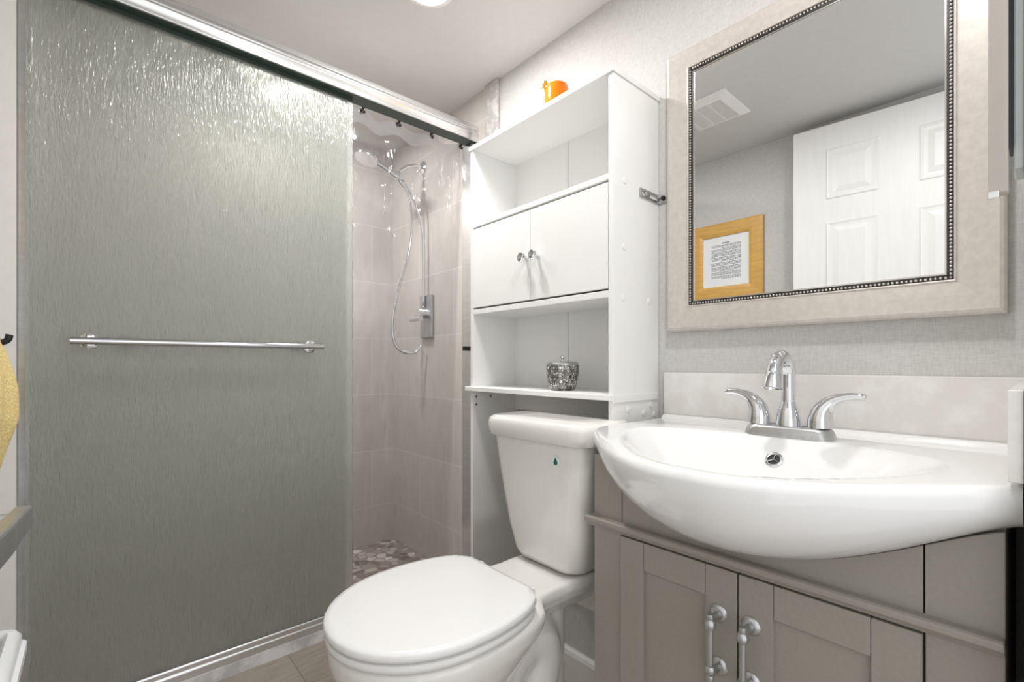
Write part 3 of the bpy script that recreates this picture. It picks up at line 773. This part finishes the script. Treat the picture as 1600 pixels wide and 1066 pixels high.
# ------------------------------------------------------------------ framed mirror
mx0, mx1, mz0, mz1 = -0.572, -0.034, 0.0735, 0.6985
ix0, ix1, iz0, iz1 = -0.520, -0.0905, 0.1295, 0.6545
mi = thing('wall_mirror', 'large wall mirror in a champagne silver frame above the sink', 'mirror', ((mx0+mx1)/2, 0.99, mz0))
def frame_ring(x0, x1, z0, z1, y): return [(x0, y, z0), (x1, y, z0), (x1, y, z1), (x0, y, z1)]
def lerp_ring(t, y):
    f = lambda a, b: a+(b-a)*t
    return frame_ring(f(mx0, ix0), f(mx1, ix1), f(mz0, iz0), f(mz1, iz1), y)
prof = [(0.0, 0.9995), (0.0, 0.981), (0.06, 0.977), (0.14, 0.9755), (0.55, 0.9775), (0.93, 0.981), (0.96, 0.979), (1.0, 0.980), (1.0, 0.9995)]
m = MB(); m.quad_grid([lerp_ring(t, y) for t, y in prof], close_u=True, close_v=True)
m.build('frame', 'mirror_frame', mi, bevel=0.001)
gap = 0.0085
m = MB(); rings = [frame_ring(ix0, ix1, iz0, iz1, 0.9995), frame_ring(ix0, ix1, iz0, iz1, 0.9835), frame_ring(ix0+gap, ix1-gap, iz0+gap, iz1-gap, 0.9835), frame_ring(ix0+gap, ix1-gap, iz0+gap, iz1-gap, 0.9995)]
m.quad_grid(rings, close_u=True, close_v=True); bed = m.build('bead_channel', 'bead_bed', mi)
m = MB(); p_ = 0.0058; rb = 0.0023; off = 0.0035
def beads(a, b):
    n = int((Vector(b)-Vector(a)).length/p_)
    for k in range(n+1): m.ball(Vector(a).lerp(Vector(b), k/n), rb, 8, 5)
A, B, C_, D_ = (ix0+off, 0.9826, iz0+off), (ix1-off, 0.9826, iz0+off), (ix1-off, 0.9826, iz1-off), (ix0+off, 0.9826, iz1-off)
beads(A, B); beads(B, C_); beads(C_, D_); beads(D_, A)
m.build('beaded_trim', 'bead', bed, smooth=True, label='rope of small silver beads')
m = MB(); g2 = gap+0.0025
m.quad_grid([frame_ring(ix0+gap, ix1-gap, iz0+gap, iz1-gap, 0.986), frame_ring(ix0+gap, ix1-gap, iz0+gap, iz1-gap, 0.9845), frame_ring(ix0+g2, ix1-g2, iz0+g2, iz1-g2, 0.9845), frame_ring(ix0+g2, ix1-g2, iz0+g2, iz1-g2, 0.986)], close_u=True, close_v=True)
m.build('inner_lip', 'bead', mi)
MB().box(ix0+0.001, ix1-0.001, 0.9862, 0.995, iz0+0.001, iz1-0.001).build('mirror_glass', 'mirror', mi)

# ------------------------------------------------------------------ things seen in the mirror: door, framed notice, ceiling vent
dh = Vector((-0.012, -0.150, 0)); de = Vector((-0.655, -0.090, 0))
du = (de-dh).normalized(); dn = Vector((du.y, -du.x, 0))
if dn.y < 0: dn = -dn
L = (de-dh).length
DM = Matrix(((du.x, dn.x, 0, dh.x), (du.y, dn.y, 0, dh.y), (0, 0, 1, 0), (0, 0, 0, 1)))   # local (along, out, z)
DZ0, DZ1 = FLOOR+0.008, 0.905
dth = 0.028
door = MB().box(0, L, -dth, 0, DZ0, DZ1, DM).build('door_1', 'door_paint', bevel=0.002)
tag(door, kind='structure')
st = 0.115; mid = 0.12; pw = (L-2*st-mid)/2
for c in range(2):
    x0 = st+c*(pw+mid)
    for z0, z1 in ((0.628, 0.805), (0.06, 0.53), (-0.60, -0.06)):
        m = MB()
        def R4(g, h): return [DM @ Vector(p) for p in ((x0+g, h, z0+g), (x0+pw-g, h, z0+g), (x0+pw-g, h, z1-g), (x0+g, h, z1-g))]
        m.loft([R4(-0.006, 0.0), R4(-0.002, 0.004), R4(0.006, 0.0012), R4(0.016, 0.0008), R4(0.034, 0.006), R4(0.036, 0.006)], cap0=False)
        m.build('raised_panel', 'door_paint', door, bevel=0.0008)
# lever handle
hl = L-0.05; hz = -0.139
m = MB()
def dp(a, o, z): return DM @ Vector((a, o, z))
m.tube([dp(hl, 0, hz), dp(hl, 0.008, hz)], 0.022, 24)
m.tube([dp(hl, 0.008, hz), dp(hl, 0.05, hz)], 0.008, 16)
m.loft([[dp(hl+0.016, 0.050-w_, hz+h_) for w_, h_ in ((0, -0.010), (0, 0.010), (0.012, 0.010), (0.012, -0.010))],
        [dp(hl-0.06, 0.052-w_, hz+h_) for w_, h_ in ((0, -0.012), (0, 0.012), (0.013, 0.012), (0.013, -0.012))],
        [dp(hl-0.16, 0.050-w_, hz+h_) for w_, h_ in ((0, -0.014), (0, 0.014), (0.012, 0.014), (0.012, -0.014))]])
m.build('door_handle', 'nickel', door, bevel=0.003, label='brushed lever handle')

nx0, nx1, nz0, nz1 = -1.118, -0.794, 0.296, 0.642
no = thing('framed_notice', 'honey wood framed paper notice on the left wall, seen in the mirror', 'picture frame', ((nx0+nx1)/2, YL, nz0))
fwid = 0.058
def nring(g, y): return [(nx0+g, y, nz0+g), (nx1-g, y, nz0+g), (nx1-g, y, nz1-g), (nx0+g, y, nz1-g)]
m = MB(); m.quad_grid([nring(0, YL+0.0005), nring(0, YL+0.014), nring(0.008, YL+0.019), nring(0.045, YL+0.016), nring(fwid, YL+0.012), nring(fwid, YL+0.0005)], close_u=True, close_v=True)
m.build('frame', 'gold_wood', no, bevel=0.001)
pg = MB().box(nx0+fwid-0.002, nx1-fwid+0.002, YL+0.001, YL+0.006, nz0+fwid-0.002, nz1-fwid+0.002).build('paper', 'paper', no)
m = MB()
tx0, tx1 = nx0+fwid+0.034, nx1-fwid-0.036
zz = nz1-fwid-0.042; rnd = random.Random(3)
m.box((tx0+tx1)/2-0.018, (tx0+tx1)/2+0.018, YL+0.006, YL+0.0065, zz+0.008, zz+0.012)
k = 0
for ln in range(26):
    if ln in (2, 5, 9, 13, 16, 20, 23): zz -= 0.0025
    xa = tx1; stop = tx0 + (0.05 if ln in (2, 12, 25) else rnd.uniform(0, 0.006))
    while xa > stop+0.004:
        wl = rnd.uniform(0.004, 0.013); xb = max(stop, xa-wl)
        m.box(xb, xa, YL+0.006, YL+0.0064, zz, zz+0.0026); xa = xb-0.0022
    zz -= 0.0054
m.build('printed_text', 'ink', pg, label='lines of small grey print')

ex0, ex1, ey0, ey1 = -0.925, -0.722, 0.145, 0.362
vn = thing('ceiling_vent', 'square white exhaust vent grille on the ceiling, seen in the mirror', 'vent', ((ex0+ex1)/2, (ey0+ey1)/2, CEIL))
def vring(g, z): return [(ex0+g, ey0+g, z), (ex1-g, ey0+g, z), (ex1-g, ey1-g, z), (ex0+g, ey1-g, z)]
m = MB(); m.quad_grid([vring(0, CEIL-0.0003), vring(0.004, CEIL-0.006), vring(0.026, CEIL-0.016), vring(0.032, CEIL-0.016), vring(0.032, CEIL-0.0003)], close_u=True, close_v=True)
m.build('cover', 'vent', vn, bevel=0.001)
MB().box(ex0+0.03, ex1-0.03, ey0+0.03, ey1-0.03, CEIL-0.008, CEIL-0.001).build('duct', 'vent_dark', vn)
m = MB(); n = 26
for k in range(n):
    y = ey0+0.033+(ey1-ey0-0.066)*k/(n-1); m.box(ex0+0.031, ex1-0.031, y-0.0016, y+0.0016, CEIL-0.0145, CEIL-0.008)
for t in (1/3, 2/3):
    x = ex0+0.032+(ex1-ex0-0.064)*t; m.box(x-0.0025, x+0.0025, ey0+0.031, ey1-0.031, CEIL-0.0155, CEIL-0.008)
m.build('grille', 'vent', vn)

# ------------------------------------------------------------------ left edge: yellow towel on a hook, white bin
hk = thing('towel_hook', 'small black towel hook on the left wall behind the yellow towel', 'hook', (-0.93, YL, 0.02))
MB().lathe((-0.93, YL+0.0003, 0.03), [(0.012, 0), (0.012, 0.004), (0.0005, 0.005)], 16, (0, 1, 0)).build('rosette', 'black', hk, smooth=True)
MB().tube(smooth_path([(-0.93, YL+0.004, 0.03), (-0.93, YL+0.055, 0.026), (-0.93, YL+0.082, 0.030), (-0.93, YL+0.087, 0.040)]), 0.004, 10).build('prong', 'black', hk, smooth=True)
m = MB(); rings = []
cx_, cy_ = -0.93, -0.122
for i in range(24):
    t = i/23; z = 0.036-0.225*t
    rx = 0.03+0.050*math.sin(min(1, t*2.5)*math.pi/2)-0.045*max(0, t-0.6)/0.4
    ry = 0.024+0.016*math.sin(min(1, t*2.5)*math.pi/2)-0.028*max(0, t-0.5)/0.5
    ring = []
    for k in range(60):
        a = 2*math.pi*k/60; f = 1+0.10*math.sin(a*9+t*2)*min(1, t*3)
        ring.append((cx_+rx*f*math.cos(a), cy_+ry*f*math.sin(a), z+0.003*math.sin(a*9)))
    rings.append(ring)
tag(m.loft(rings).build('hand_towel', 'towel', smooth=True, auto=180), 'yellow terry hand towel hanging at the left edge', 'towel')

bx0, bx1, by0, by1, bz = -0.85, -0.665, YL+0.012, -0.066, -0.335
bn = thing('storage_bin', 'white plastic bin with a rounded rim in the lower left corner', 'bin', ((bx0+bx1)/2, (by0+by1)/2, FLOOR))
cxb, cyb, hxb, hyb = (bx0+bx1)/2, (by0+by1)/2, (bx1-bx0)/2, (by1-by0)/2
MB().loft([rrect(cxb, cyb, hxb-0.022, hyb-0.016, 0.012, FLOOR), rrect(cxb, cyb, hxb-0.008, hyb-0.006, 0.014, bz-0.006), rrect(cxb, cyb, hxb-0.014, hyb-0.012, 0.012, bz-0.006), rrect(cxb, cyb, hxb-0.024, hyb-0.020, 0.010, bz-0.10)], cap1=True).build('body', 'plastic', bn, smooth=True)
rim = [rrect(cxb, cyb, hxb+o_, hyb+o_*0.8, 0.016, z) for o_, z in ((-0.016, bz-0.012), (-0.004, bz-0.022), (0.002, bz-0.020), (0.002, bz-0.010), (-0.003, bz-0.008), (-0.003, bz+0.002), (-0.008, bz+0.010), (-0.016, bz+0.012), (-0.022, bz+0.006), (-0.022, bz-0.012))]
m = MB(); m.quad_grid(rim, close_u=True, close_v=True); m.build('rim', 'plastic', bn, smooth=True, auto=50)
tag(MB().loft([rrect(cxb+0.01, cyb-0.008, 0.05*k, 0.022*k, 0.02*k, z) for k, z in ((0.9, bz-0.099), (1, bz-0.07), (0.95, bz-0.02), (0.6, bz-0.006), (0.1, bz-0.004))]).build('folded_cloth', 'tan', smooth=True), 'tan cloth bundle lying inside the white bin', 'cloth')

# ------------------------------------------------------------------ right edge: slim cabinet on the right wall, seen end on
mc = thing('slim_wall_cabinet', 'pale grey slim wall cabinet seen edge-on at the upper right edge', 'wall cabinet', (-0.016, 0.76, 0.185))
MB().box(-0.0195, -0.0122, 0.672, 0.715, 0.190, 0.80).build('body', 'clear_grey', mc, bevel=0.002)
MB().box(-0.0225, -0.0195, 0.668, 0.70, 0.212, 0.80).build('seal', 'black', mc, label='thin black edge strip')
ds = MB().box(-0.0365, -0.0225, 0.664, 0.680, 0.168, 0.80).build('door', 'strip', mc, bevel=0.002)
MB().box(-0.0368, -0.0285, 0.660, 0.664, 0.163, 0.170).build('pull_tab', 'aluminium', ds, bevel=0.001)
